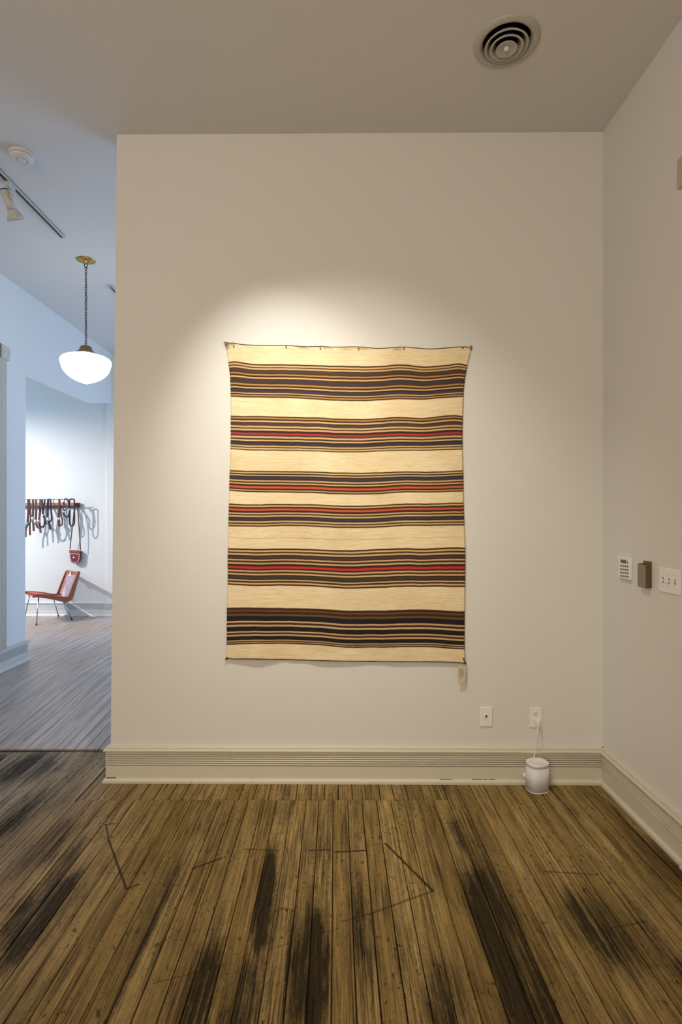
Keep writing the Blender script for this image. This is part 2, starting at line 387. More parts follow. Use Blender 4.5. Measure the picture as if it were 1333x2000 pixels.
# left wall with the opening towards the further room
XL = -3.07
mb = MB()
poly = [(XL, -3.0, -0.02), (XL, 5.565, -0.02), (XL, 5.565, 0.3), (XL+0.0, 5.575, EYE+1.393), (XL, 6.99, EYE+1.417), (XL, 7.66, EYE+1.553), (XL, 8.1, EYE+1.64), (XL, 8.1, CEIL+0.01), (XL, -3.0, CEIL+0.01)]
mb.prism(poly, (0,0,0), (-0.05,0,0)); struct(mb.build('wall_left', M_wall))
mb = MB(); mb.box((-7.55, 8.086, -0.02), (1.3, 8.2, CEIL+0.01)); struct(mb.build('wall_far', M_wall))
mb = MB(); mb.box((-3.29, 8.060, 0.10), (1.25, 8.087, CEIL+0.005)); struct(mb.build('trim_3', M_wall, bevel=0.006))
mb = MB(); mb.box((1.25, 3.40, -0.02), (1.35, 8.2, CEIL+0.01)); struct(mb.build('wall_east', M_wall))
mb = MB(); mb.box((-7.6, 5.45, -0.02), (-7.5, 8.2, CEIL+0.01)); struct(mb.build('wall_west', M_wall))
mb = MB(); mb.box((-7.55, 5.40, -0.02), (-3.12, 5.50, CEIL+0.01)); struct(mb.build('wall_alcove', M_wall))
# dropped soffit whose lower edge closes the top of the far wall
mb = MB()
zs = EYE+1.553
mb.prism([(XL, 7.70, zs+0.01), (XL, 8.09, EYE+1.64), (XL, 8.09, CEIL), (XL, 7.70, CEIL)], (0,0,0), (4.3,0,0)); struct(mb.build('trim_4', M_wall))

# baseboards: one moulded profile swept along each wall
def bprofile():
    p = [(0.0, 0.0), (0.034, 0.0), (0.034, 0.014), (0.029, 0.022), (0.021, 0.025), (0.020, 0.0265), (0.020, 0.096)]
    z = 0.097
    for i in range(5):
        p += [(0.0095, z+0.0010), (0.0095, z+0.0042), (0.0205, z+0.0055), (0.0225, z+0.0082), (0.0205, z+0.0112)]; z += 0.0125
    p += [(0.0095, 0.1600), (0.0095, 0.1625), (0.019, 0.1635), (0.019, 0.1760), (0.025, 0.1775), (0.031, 0.183), (0.032, 0.188), (0.029, 0.194), (0.022, 0.1955), (0.015, 0.1965), (0.015, 0.199), (0.018, 0.2005), (0.016, 0.2055), (0.010, 0.206), (0.0, 0.206)]
    return p
BP = bprofile()
def baseboard(name, path, mat, z0=0.0, extra=None):
    "path: list of (x, y); the moulding grows to the right-hand side of the direction of travel"
    mb = MB(); N = len(path); rings = []
    P = [Vector((x, y)) for x, y in path]
    for i in range(N):
        d1 = (P[i]-P[i-1]).normalized() if i > 0 else None; d2 = (P[i+1]-P[i]).normalized() if i < N-1 else None
        n1 = Vector((d1.y, -d1.x)) if d1 else None; n2 = Vector((d2.y, -d2.x)) if d2 else None
        if n1 and n2: m = (n1+n2); m = m*(1/ (1+n1.dot(n2)))
        else: m = n1 or n2
        rings.append([Vector((P[i].x+m.x*o, P[i].y+m.y*o, z+z0)) for o, z in BP])
    k = len(BP); vs = [v for r in rings for v in r]; fs = []
    for i in range(N-1):
        for j in range(k): fs.append((i*k+j, i*k+(j+1)%k, (i+1)*k+(j+1)%k, (i+1)*k+j))
    fs += [tuple(range(k)), tuple((N-1)*k+j for j in range(k))]
    mb.add(vs, fs)
    if extra: extra(mb)
    return struct(mb.build(name, [mat, M_dark]))
xe = pl.x
def slit(mb):
    a = WP(208, 1518.5, 0.0217); b = WP(227, 1518.5, 0.0217)
    mb.box((a.x, a.y-0.0006, 0.026), (b.x, b.y+0.002, 0.0295), 1)
    for (p, q) in ((923, 942), (945, 952), (956, 968), (860, 884)):
        a = WP(p, 1520.5, 0.0217); b = WP(q, 1520.5, 0.0217); mb.box((a.x, b.y-0.0003, 0.0255), (b.x, b.y+0.002, 0.0267), 1)
baseboard('baseboard_center', [(xe, YL+0.15), (xe, wallY(xe)), (1.552-0.0, YR)], M_trim, 0, slit)
baseboard('baseboard_right', [(1.552, YR), (1.552, 2.475)], M_trim)
baseboard('baseboard_left', [(XL, 3.73), (XL, 5.1), (XL, 5.567), (XL-0.05, 5.567)], M_trim_blue, 0.122)
baseboard('baseboard_far', [(-7.5, 8.086), (-3.29, 8.086), (-3.29, 8.060), (1.25, 8.060)], trim_paint('far_trim_paint', (0.74, 0.72, 0.69)), 0.122)
# door casing at the right edge
mb = MB()
mb.box((1.517, 2.34, 0.0), (1.552, 2.462, 0.235)); mb.box((1.527, 2.35, 0.235), (1.552, 2.455, 2.2))
mb.tube([(1.513, 2.32, 0.011), (1.513, 2.462, 0.011)], 0.013, 12); struct(mb.build('trim_1', M_trim, bevel=0.004))
# fluted casing with rosette on the left wall, standing on the baseboard
mb = MB()
mb.box((XL, 5.13, 0.33), (XL+0.026, 5.205, 2.993)); mb.box((XL, 5.03, 0.33), (XL+0.020, 5.13, 2.993))
for y in (5.138, 5.168, 5.197): mb.tube([(XL+0.027, y, 0.33), (XL+0.027, y, 2.99)], 0.005, 8)
mb.box((XL, 5.118, 2.993), (XL+0.036, 5.247, 3.118))
mb.lathe([(0.0, 0.010), (0.012, 0.012), (0.018, 0.006), (0.024, 0.001), (0.034, 0.001), (0.040, 0.008), (0.048, 0.008), (0.052, 0.0)], frame_M((XL+0.036, 5.182, 3.055), (0,1,0), (1,0,0)), 28)
mb.box((XL, 4.7, 3.0), (XL+0.03, 5.118, 3.12), 1)
struct(mb.build('trim_2', [M_trim_blue, plain('carved_lintel_wood', (0.16, 0.13, 0.09), 0.7, var=0.4, scale=40)], bevel=0.003))

# ================================================================= RUG
def stops():
    C = (0.90, 0.76, 0.51); D = (0.062, 0.027, 0.013); K = (0.018, 0.011, 0.009); L = (0.70, 0.49, 0.25); T = (0.50, 0.29, 0.11)
    Br = (0.085, 0.040, 0.018); P = (0.085, 0.062, 0.068); B = (0.045, 0.055, 0.10); Dp = (0.050, 0.024, 0.026); R = (0.62, 0.045, 0.045); O = (0.66, 0.12, 0.05); T2 = (0.16, 0.092, 0.04); Kb = (0.020, 0.017, 0.022); G = (0.06, 0.06, 0.058)
    bands = [
     (670, [(720,D),(770,L),(820,D),(860,L),(912,Br),(958,P),(1008,Br),(1065,T),(1110,D),(1168,L),(1212,Br),(1285,B),(1345,Br),(1405,T),(1455,D),(1512,L),(1555,D),(1605,B),(1660,Br),(1700,L),(1733,D),(1778,T),(1818,D),(1862,C)]),
     (780, [(600,D),(642,T),(687,D),(737,L),(790,Br),(828,P),(885,Br),(913,L),(965,D),(1012,L),(1065,Dp),(1142,R),(1185,P),(1255,L),(1307,D),(1357,L),(1405,D),(1462,B),(1515,D),(1547,L),(1592,K),(1625,L),(1672,K),(1707,C)]),
     (890, [(520,D),(565,L),(607,K),(652,L),(688,D),(732,B),(795,D),(832,L),(877,D),(927,L),(967,D),(1032,O),(1102,Dp),(1158,L),(1190,D),(1237,C)]),
     (980, [(90,D),(137,L),(180,D),(242,O),(307,Dp),(377,L),(420,D),(467,L),(515,D),(552,B),(615,D),(657,L),(707,D),(752,L),(792,D),(842,C)]),
     (1060,[(220,D),(272,L),(325,D),(380,L),(432,D),(482,P),(530,D),(577,L),(620,D),(682,L),(730,Dp),(811,R),(877,D),(935,L),(985,D),(1042,L),(1092,D),(1140,G),(1200,D),(1252,L),(1290,D),(1347,L),(1392,D),(1447,C)]),
     (1180,[(155,D),(230,T2),(280,D),(362,T2),(425,Kb),(592,L),(640,D),(712,L),(767,Kb),(925,L),(967,D),(1025,L),(1075,Kb),(1212,L),(1240,D),(1278,L),(1302,K),(1347,C),(1822,K)])]
    return C, bands
def rug_material():
    t = NT('woven_wool'); uv = t.coord('UV'); s = t.sep(uv)     # uv.x: metres*10, uv.y: row position
    C, bands = stops()
    zig = t.math('MULTIPLY', t.math('SUBTRACT', t.math('PINGPONG', t.math('MULTIPLY', s[0], 1.0), 0.5), 0.25), 2.6)
    wob = t.math('MULTIPLY', t.math('SUBTRACT', t.noise(t.scale(uv, (0.02, 0.004, 1)), 1.0, 3, 0.6), 0.5), 3.2)
    row = t.math('ADD', t.math('ADD', s[1], zig), wob)
    col = None; prev = None
    for base, st in bands:
        y0 = base+st[0][0]/16.667-4; y1 = base+st[-1][0]/16.667+4
        f = t.mr(row, y0, y1)
        r = t.ramp(f, [(0.0, C)]+[((base+p/16.667-y0)/(y1-y0), c) for p, c in st])
        col = r if col is None else t.mix(t.math('GREATER_THAN', row, (prev+y0)/2), col, r)
        prev = y1
    # uneven dye and spin: long horizontal slubs, ribs of the warp
    slub = t.noise(t.scale(uv, (0.018, 0.45, 1)), 1.0, 4, 0.65)
    slub2 = t.noise(t.scale(uv, (0.06, 1.2, 1)), 1.0, 3, 0.7)
    dirt = t.noise(t.scale(uv, (0.012, 0.016, 1)), 1.0, 4, 0.6)
    lazy = t.math('MULTIPLY', t.mr(t.math('ABSOLUTE', t.math('SUBTRACT', row, 1053.2)), 0.25, 0.75, 1.0, 0.0), t.mr(slub, 0.42, 0.56))
    col = t.mix(t.math('MULTIPLY', lazy, 0.8), col, (0.16, 0.09, 0.04))
    col = t.mix(1.0, col, t.mix(t.mr(slub, 0.3, 0.7), (0.86, 0.83, 0.78), (1.1, 1.1, 1.1)), 'MULTIPLY')
    col = t.mix(1.0, col, t.mix(t.mr(slub2, 0.3, 0.7), (0.86, 0.84, 0.80), (1.1, 1.1, 1.1)), 'MULTIPLY')
    col = t.mix(1.0, col, t.mix(t.mr(dirt, 0.35, 0.65), (0.96, 0.92, 0.84), (1.03, 1.03, 1.03)), 'MULTIPLY')
    rib = t.math('PINGPONG', s[0], 0.5); weft = t.math('PINGPONG', t.math('MULTIPLY', s[1], 0.9), 0.5)
    # rust stains under the corner and along the top edge
    def blob(x, y, rx, ry, k):
        d = t.vm('LENGTH', t.scale(t.vm('SUBTRACT', uv, (x, y, 0)), (1/rx, 1/ry, 0)))
        return t.mr(t.math('ADD', d, t.math('MULTIPLY', t.math('SUBTRACT', slub2, 0.5), 0.9)), 0.4, 1.1, k, 0.0)
    for (x, y, rx, ry, k) in ((3, 681, 6, 11, 0.75), (12, 679, 12, 4, 0.6), (1, 690, 2, 13, 0.6), (150, 680, 14, 3, 0.45), (195, 680, 9, 3, 0.5), (270, 680, 16, 3, 0.5), (335, 681, 12, 3.5, 0.5), (205, 680, 6, 3, 0.4), (235, 681, 16, 3, 0.3)):
        col = t.mix(blob(x, y, rx, ry, k), col, (0.30, 0.17, 0.07))
    t.set(color=col, rough=0.9, spec=0.15, sheen=0.1)
    t.bump(t.math('ADD', t.math('ADD', t.math('MULTIPLY', rib, 1.2), t.math('MULTIPLY', slub2, 1.3)), t.math('ADD', t.math('MULTIPLY', slub, 1.0), weft)), 0.55, 0.0016)
    return t.mat
def interp(tab, x):
    if x <= tab[0][0]: return tab[0][1]
    for i in range(len(tab)-1):
        a, b = tab[i], tab[i+1]
        if x <= b[0]:
            u = (x-a[0])/(b[0]-a[0]); w = b[0]-a[0]
            p = tab[i-1] if i > 0 else a; q = tab[i+2] if i+2 < len(tab) else b
            ma = (b[1]-p[1])/(b[0]-p[0])*w; mb_ = (q[1]-a[1])/(q[0]-a[0])*w
            return (2*u**3-3*u**2+1)*a[1]+(u**3-2*u*u+u)*ma+(-2*u**3+3*u*u)*b[1]+(u**3-u*u)*mb_
    return tab[-1][1]
ROWS = [
 (677.2, [(441,671),(455,670),(470,672.5),(500,674.5),(560,675),(600,677),(630,676.5),(650,678),(700,677.5),(740,680.5),(789,678),(840,681.5),(903,677.5),(920,679)]),
 (713.3, [(445,707.5),(462,706),(500,711),(560,711.5),(630,713.3),(680,715),(740,714.5),(785,712),(830,715.5),(870,713),(897,709.5),(913,712.5)]),
 (781.8, [(451,775),(520,777.5),(560,777),(630,781.8),(680,783.5),(730,783),(780,780),(830,780.5),(870,778),(905,775)]),
 (816.0, [(451,812),(520,813),(560,813.5),(600,815),(630,816),(680,818),(740,817),(780,814),(830,816),(885,811),(904,812)]),
 (882.4, [(451,877),(500,880),(560,880),(630,882.2),(680,883.5),(780,880),(850,880),(904,878)]),
 (921.2, [(449,918),(520,920),(560,919.5),(630,921.2),(680,923),(740,922),(785,920.5),(850,921),(904,918.5)]),
 (964.2, [(449,959),(520,962),(560,962),(630,964.2),(680,966),(740,965),(785,962),(850,962),(905,960)]),
 (985.4, [(448,983.5),(500,985),(560,984),(630,985.6),(680,987.5),(740,986),(785,983.5),(850,983),(906,981)]),
 (1030.5,[(448,1028),(520,1029),(560,1027),(630,1030),(680,1031.5),(740,1030.5),(785,1027.5),(850,1027),(907,1026)]),
 (1073.2,[(446,1070),(500,1072),(560,1071),(630,1073.2),(680,1074.5),(740,1072),(780,1070.5),(830,1071),(890,1068.5),(909,1069)]),
 (1146.8,[(444,1142),(500,1144.5),(560,1144),(630,1146.8),(680,1149.5),(750,1148),(780,1146.5),(880,1146),(908,1146.5)]),
 (1189.3,[(444,1187),(480,1186),(560,1187.5),(630,1189.3),(680,1192),(750,1192),(820,1190),(908,1194)]),
 (1260.8,[(442,1260),(480,1258),(560,1257.5),(600,1259),(630,1260.8),(680,1265),(750,1265),(830,1264),(908,1269)]),
 (1290.5,[(442,1285),(455,1287),(480,1287),(560,1288.5),(630,1290.5),(680,1291.5),(720,1292),(800,1292.5),(860,1293),(890,1294),(910,1296)])]
LE = [(671,441),(690,443),(708,445.5),(740,449.5),(775,450.8),(830,451),(880,450.5),(920,449),(985,447.5),(1050,446),(1090,445),(1140,445),(1190,443.5),(1250,443),(1287,441.5)]
RE = [(679,920.5),(694,918),(712,914),(745,908.5),(775,905.5),(830,904),(880,904),(930,905),(990,906),(1040,908),(1070,909),(1130,909),(1190,908),(1262,908),(1296,910)]
BOT = [(441,.010),(460,.012),(485,.019),(505,.023),(530,.014),(553,.003),(575,.007),(597,.006),(630,.016),(680,.013),(725,.007),(755,.009),(775,.012),(815,.010),(850,.010),(880,.011),(911,.008)]
TOPD = [(441,.004),(458,.004),(505,.012),(559,.004),(592,.009),(626,.004),(662,.010),(700,.004),(745,.012),(789,.004),(835,.016),(870,.013),(903,.004),(921,.002)]
MIDD = [(441,.006),(470,.010),(520,.012),(560,.007),(630,.012),(690,.009),(740,.012),(785,.008),(840,.014),(875,.014),(900,.006),(921,.003)]
NU, NV = 150, 230
mb = MB(); vs = []; uvs = []
NV2 = NV+1
for j in range(NV2):
    tv = 677.2+(1290.5-677.2)*j/NV
    k = 0
    while k < len(ROWS)-2 and tv > ROWS[k+1][0]: k += 1
    (ta, ra), (tb, rb) = ROWS[k], ROWS[k+1]; w = (tv-ta)/(tb-ta)
    v = j/NV
    for i in range(NU+1):
        u = i/NU
        xl = interp(LE, tv); xr = interp(RE, tv); x = xl+(xr-xl)*u
        jag = 0.5*math.sin(j*2.1)*(1 if 0.06 < v < 0.95 else 0)
        if i == 0: x -= jag
        if i == NU: x += jag
        y = interp(ra, x)*(1-w)+interp(rb, x)*w
        if v < 0.5: d = interp(TOPD, x)*(1-v*2)**1.2+interp(MIDD, x)*(1-(1-v*2)**1.2)
        else: q = (v-0.5)*2; d = interp(MIDD, x)*(1-q**1.6)+interp(BOT, x)*q**1.6
        d += 0.0015*math.sin(v*23+u*4)*min(1, v*6)*min(1, (1-v)*8)+0.001*math.sin(v*41-u*7)*min(1, v*6)
        vs.append(WP(x, y, max(d, 0.002)+0.0035)); uvs.append((x-441, tv))
W1 = NU+1
mb.add(vs, [(j*W1+i, j*W1+i+1, (j+1)*W1+i+1, (j+1)*W1+i) for j in range(NV) for i in range(NU)], 0, True); mb.uv = uvs
M_rug = rug_material()
rug_empty = empty('rug', WP(675, 1290, 0.0), 'large cream wool rug with dark brown and red stripes nailed flat on the wall', 'rug')
o = mb.build('woven_field', M_rug, rug_empty)
sm = o.modifiers.new('thickness', 'SOLIDIFY'); sm.thickness = 0.0028; sm.offset = 0
# dark selvage cords along top and bottom, white whip stitches down the sides
def rowpts(row, off, x0, x1, n=90, amp=0.0):
    out = []
    for i in range(n+1):
        x = x0+(x1-x0)*i/n; tab = TOPD if row is ROWS[0][1] else BOT
        out.append(WP(x, interp(row, x)+amp*math.sin(i*2.3), interp(tab, x)+off))
    return out
mb = MB(); mb.tube(rowpts(ROWS[0][1], 0.0045, 446, 916, 110, 0.25), 0.0024, 8); mb.build('selvage_cord', M_thread, rug_empty)
mb = MB(); mb.tube(rowpts(ROWS[-1][1], 0.004, 442, 909, 110, 0.15), 0.0018, 8); mb.build('selvage_cord', M_thread, rug_empty)
for px, py, pts in ((441, 670, [(439,667),(437,669),(442,673),(446,668),(440,676)]), (920, 678, [(922,674),(924,679),(919,681),(921,684),(917,676)])):
    mb = MB()
    for k, (qx, qy) in enumerate(pts):
        mb.tube(rounded([WP(px, py, 0.006), WP((px+qx)/2, (py+qy)/2, 0.012+0.002*k), WP(qx, qy, 0.010)], 3), [0.0028-0.0002*i for i in range(7)], 6, mi=k % 2)
    mb.build('corner_tassel', [M_tassel, M_thread], rug_empty)
for px, py, pts in ((442, 1286, [(444,1289),(439,1290),(446,1283)]), (909, 1294, [(912,1297),(906,1290),(910,1299)])):
    mb = MB()
    for k, (qx, qy) in enumerate(pts): mb.tube([WP(px, py, 0.010), WP((px+qx)/2, (py+qy)/2, 0.018), WP(qx, qy, 0.013)], [0.003, 0.0026, 0.0012], 6)
    mb.build('corner_knot', M_thread, rug_empty)
# nails
places = [(458,679,'leftmost of the six nails along the rug top edge, by the stained corner'), (559.5,680.5,'second nail from the left along the rug top edge'), (626,683,'third nail from the left along the rug top edge'),
          (700.5,684,'fourth nail from the left along the rug top edge'), (789,683.5,'fifth nail along the rug top edge, pale and second from the right'), (903,682.5,'rightmost of the six nails along the rug top edge'),
          (444.5,1285.5,'dark nail pinning the bottom left corner of the striped rug'), (905,1286.5,'dark nail pinning the bottom right corner of the rug above the paper tag')]
for i, (x, y, lab) in enumerate(places):
    c = WP(x, y, 0.0)
    r = 0.0042 if i < 6 else 0.0058
    mb = MB(); M = frame_M(c, (1,0,0), (0,-1,0.25))
    mb.lathe([(0.0010, 0), (0.0010, 0.017), (r*0.9, 0.0172), (r, 0.018), (r*0.8, 0.0200), (0.0, 0.0208)], M, 14)
    tag(mb.build('nail', M_nail, loc=c), lab, 'nail', 'nails holding the striped rug')
# hang tag
TG = empty('paper_tag', WP(903, 1296, 0.01), 'small cream paper hang tag with faint handwriting below the rug corner', 'tag')
mb = MB()
c0 = [(896.5,1299.5),(899,1298),(908,1298),(910.6,1300),(911,1316),(909,1330),(908,1335.5),(896.3,1336),(895.3,1320),(895.2,1303)]
mb.prism([WP(x, y, 0.02+0.006*math.sin((y-1298)/38*2)) for x, y in c0], (0,0,0), (0,0.0012,0)); mb.build('card', M_paper, TG)
mb = MB()
for k in range(5):
    x = 898+k*2.2
    pts = [WP(x+0.5*math.sin(j*2.4+k), 1304+k*0.8+j*1.6, 0.0212+0.006*math.sin((1304+j*1.6-1298)/38*2)) for j in range(13-k)]
    mb.tube(pts, 0.0006, 5)
mb.build('handwriting', M_ink, TG)
mb = MB(); mb.tube(rounded([WP(905, 1288, 0.019), WP(908, 1291, 0.024), WP(906, 1296, 0.026), WP(904, 1301, 0.0235)]), 0.0009, 6); mb.build('string', M_thread, TG)

# ================================================================= SMALL THINGS ON THE CENTRE WALL
def wbox(mb, x0, y0, x1, y1, o0, o1, mi=0):
    a = WP(x0, y1); b = WP(x1, y0); yy = (a.y+b.y)/2
    mb.box((a.x, yy-o1, a.z), (b.x, yy-o0, b.z), mi)
E = empty('phone_jack_plate', WP(950, 1399), 'white wall plate with a single small phone socket, left of the power outlet', 'wall plate')
mb = MB(); wbox(mb, 938, 1380.5, 962, 1418, 0.0, 0.007); mb.build('cover_plate', M_whiter, E, bevel=0.003)
c = WP(949.6, 1398.5, 0.007)
mb = MB(); mb.lathe([(0.0, 0.0), (0.0130, 0.0), (0.0125, 0.003), (0.0105, 0.004), (0.0, 0.004)], frame_M(c, (1,0,0), (0,-1,0)), 24); mb.build('socket_ring', M_white, E)
mb = MB(); wbox(mb, 947.6, 1395.5, 951.2, 1398.5, 0.009, 0.0114); wbox(mb, 948.6, 1398.3, 950.3, 1399.8, 0.009, 0.0114); mb.build('jack_hole', M_black, E)
E = empty('power_outlet', WP(1047, 1401), 'white duplex power outlet with a plug in its lower socket above the speaker', 'power outlet')
mb = MB(); wbox(mb, 1035, 1382.5, 1059, 1420, 0.0, 0.006); mb.build('cover_plate', M_whiter, E, bevel=0.0025)
for cy_ in (1394.5, 1408.5):
    c = WP(1047.2, cy_, 0.006); mb = MB()
    pts = []
    for i in range(28):
        a = 2*PI*i/28; pts.append(Vector((0.0172*math.cos(a), 0, max(-0.0135, min(0.0135, 0.0172*math.sin(a)))))+c)
    mb.prism(pts, (0,0,0), (0,-0.0018,0))
    for dx, w, z0, z1 in ((-0.0064, 0.0014, -0.0015, 0.0085), (0.0064, 0.0014, -0.0005, 0.0075)):
        mb.box((c.x+dx-w, c.y-0.0022, c.z+z0), (c.x+dx+w, c.y-0.0015, c.z+z1), 1)
    mb.lathe([(0.0, 0.0), (0.0028, 0.0), (0.0028, 0.0005), (0, 0.0005)], frame_M((c.x, c.y-0.0017, c.z-0.0075), (1,0,0), (0,-1,0)), 12, 1)
    mb.build('receptacle', [M_white, M_black], E)
# speaker
SX, SY = 1.139, 3.178
E = empty('speaker', (SX, SY, 0), 'white rounded smart speaker standing on the floor against the baseboard', 'speaker')
def squircle(r, z, ex=2.7, n=56, rot=0.30, dx=0.0, kx=1.0, ky=0.88):
    out = []
    for i in range(n):
        a = 2*PI*i/n; c, s_ = math.cos(a), math.sin(a); q = (abs(c)**ex+abs(s_)**ex)**(-1/ex)*r
        x, y = q*c*kx, q*s_*ky; out.append(Vector((SX+x*math.cos(rot)-y*math.sin(rot), SY+x*math.sin(rot)+y*math.cos(rot), z)))
    return out
def loft(mb, rings, caps=True, mi=0):
    n = len(rings[0]); vs = [v for r in rings for v in r]; fs = []
    for j in range(len(rings)-1):
        for i in range(n): fs.append((j*n+i, j*n+(i+1)%n, (j+1)*n+(i+1)%n, (j+1)*n+i))
    if caps: fs += [tuple(range(n-1,-1,-1)), tuple((len(rings)-1)*n+i for i in range(n))]
    mb.add(vs, fs, mi, True)
RS = 0.0600
mb = MB(); loft(mb, [squircle(RS*0.93, 0.0), squircle(RS*0.99, 0.002), squircle(RS, 0.007)]); mb.build('base', M_whiter, E)
mb = MB(); loft(mb, [squircle(RS*0.992, 0.007), squircle(RS*0.992, 0.140)]); mb.build('grille', M_mesh, E)
mb = MB(); loft(mb, [squircle(RS, 0.140), squircle(RS, 0.157), squircle(RS*0.992, 0.160), squircle(RS*0.965, 0.1615), squircle(RS*0.90, 0.1600)]); mb.build('top_cap', M_whiter, E)
p0 = WP(1048.5, 1408, 0.008)
mb = MB()
mb.tube(rounded([Vector((p0.x+0.002, p0.y-0.030, p0.z-0.012)), WP(1051.3, 1422, 0.045), WP(1049.3, 1440, 0.055), WP(1047, 1458, 0.055), WP(1045.2, 1474, 0.05), Vector((1.125, 3.239, 0.12)), Vector((1.13, 3.232, 0.05)), Vector((1.13, 3.225, 0.04))], 6), 0.0028, 10)
pc = mb.build('power_cord', M_cordwhite, E); pc['label'] = 'white power cord running up to the outlet'
mb = MB(); mb.box((p0.x-0.010, p0.y-0.026, p0.z-0.010), (p0.x+0.010, p0.y, p0.z+0.011)); mb.box((p0.x-0.004, p0.y-0.036, p0.z-0.022), (p0.x+0.006, p0.y-0.020, p0.z-0.002)); mb.build('plug', M_whiter, pc, bevel=0.003)
# little rubber-tipped door stop on the baseboard left of the speaker
c = WP(1026, 1513.5, 0.019)
E = empty('door_stop', c, 'small round white door stop on the baseboard just left of the speaker', 'door stop')
mb = MB(); mb.lathe([(0.0, 0.0), (0.013, 0.0), (0.013, 0.006), (0.0095, 0.010), (0.0095, 0.036), (0.0115, 0.038), (0.0115, 0.050), (0.0085, 0.053), (0.0072, 0.053)], frame_M(c, (1,0,0), (0,-1,0)), 24); mb.build('post', M_whiter, E)
mb = MB(); mb.lathe([(0.0072, 0.053), (0.0068, 0.046), (0.0, 0.045)], frame_M(c, (1,0,0), (0,-1,0)), 24); mb.build('hollow_tip', M_black, E)

# ================================================================= RIGHT WALL
XR = 1.552
def rz(py, px=None, Y=None): Y = Y or 1.552*F/(px-CX); return EYE-(py-CY)*Y/F
E = empty('alarm_keypad', (XR, 2.996, 1.27), 'white alarm keypad with a green display on the right wall', 'keypad')
mb = MB(); mb.box((XR-0.020, 2.938, rz(1131, Y=2.99)), (XR, 3.056, rz(1088, Y=2.99))); mb.build('case', M_white, E, bevel=0.004)
mb = MB(); ya = 1.532*F/(1213.3-CX); yb = 1.532*F/(1224.0-CX); mb.box((XR-0.0212, yb, rz(1099.6, Y=3.0)), (XR-0.0195, ya, rz(1092.6, Y=3.02))); mb.build('display', M_lcd, E)
mb = MB(); y_ = 1.532*F/(1226.8-CX); mb.box((XR-0.0212, y_-0.003, rz(1100, Y=2.97)), (XR-0.0195, y_+0.002, rz(1096, Y=2.97))); mb.build('status_light', M_black, E)
for r in range(4):
    for q in range(4):
        px = 1213.8+q*4.35; py = 1105.0+r*6.6+q*0.5; y_ = 1.532*F/(px-CX)
        mb = MB(); z_ = rz(py, Y=y_); mb.box((XR-0.0222, y_-0.0070, z_-0.0042), (XR-0.0195, y_+0.0070, z_+0.0042)); mb.build('button', M_key, E, bevel=0.001, seg=1)
E = empty('card_holder', (XR, 2.797, 1.2), 'smoky bronze plastic card holder between the keypad and the light switches', 'holder')
zt = rz(1096, Y=2.79); zb = rz(1147.5, Y=2.79); zf = rz(1102.5, Y=2.79)
mb = MB(); mb.box((XR-0.005, 2.762, zb), (XR, 2.832, zt)); mb.box((XR-0.030, 2.762, zb), (XR-0.005, 2.7655, zf+0.008)); mb.box((XR-0.030, 2.8285, zb), (XR-0.005, 2.832, zf+0.003)); mb.box((XR-0.030, 2.7655, zb), (XR-0.005, 2.8285, zb+0.004))
mb.build('tray', M_bronzeplastic, E, bevel=0.0012)
mb = MB(); mb.box((XR-0.033, 2.762, zb), (XR-0.030, 2.832, zf)); mb.build('front_panel', M_bronzeface, E, bevel=0.001)
E = empty('light_switch_plate', (XR, 2.61, 1.24), 'white three toggle light switch plate by the right edge', 'light switch')
mb = MB(); z0 = rz(1154.5, Y=2.692); mb.box((XR-0.006, 2.527, z0), (XR, 2.692, z0+0.1155)); mb.build('cover_plate', M_whiter, E, bevel=0.003)
for k, up in enumerate((-1, -1, 1)):
    y_ = 2.692-0.036-k*0.0465; zc = z0+0.058
    mb = MB(); mb.box((XR-0.0068, y_-0.0035, zc-0.0125), (XR-0.0055, y_+0.0035, zc+0.0125)); mb.build('toggle_slot', M_key, E)
    mb = MB(); mb.tube([(XR-0.006, y_, zc), (XR-0.013, y_, zc+up*0.006), (XR-0.019, y_, zc+up*0.0105)], [0.0045, 0.0035, 0.003], 8); mb.build('toggle', M_whiter, E)
    for s_ in (-1, 1):
        mb = MB(); mb.lathe([(0, 0.0012), (0.0025, 0.0008), (0.003, 0)], frame_M((XR-0.006, y_, zc+s_*0.030), (0,1,0), (-1,0,0)), 10); mb.build('screw', M_ltwhite, E)
E = empty('wall_sensor', (XR, 2.50, 3.1), 'small beige boxed sensor high on the right wall', 'sensor')
mb = MB()
y0, y1 = 2.40, 2.535
zlo, zhi = rz(362, Y=2.5), rz(303, Y=2.5)
mb.box((XR-0.018, y0, zlo), (XR, y1, zhi)); mb.build('housing', plain('beige_plastic', (0.50, 0.46, 0.33), 0.4), E, bevel=0.008)
mb = MB(); mb.lathe([(0, 0.006), (0.02, 0.005), (0.028, 0)], frame_M((XR-0.018, 2.455, (zlo+zhi)/2), (0,1,0), (-1,0,0)), 20); mb.build('lens', M_white, E)

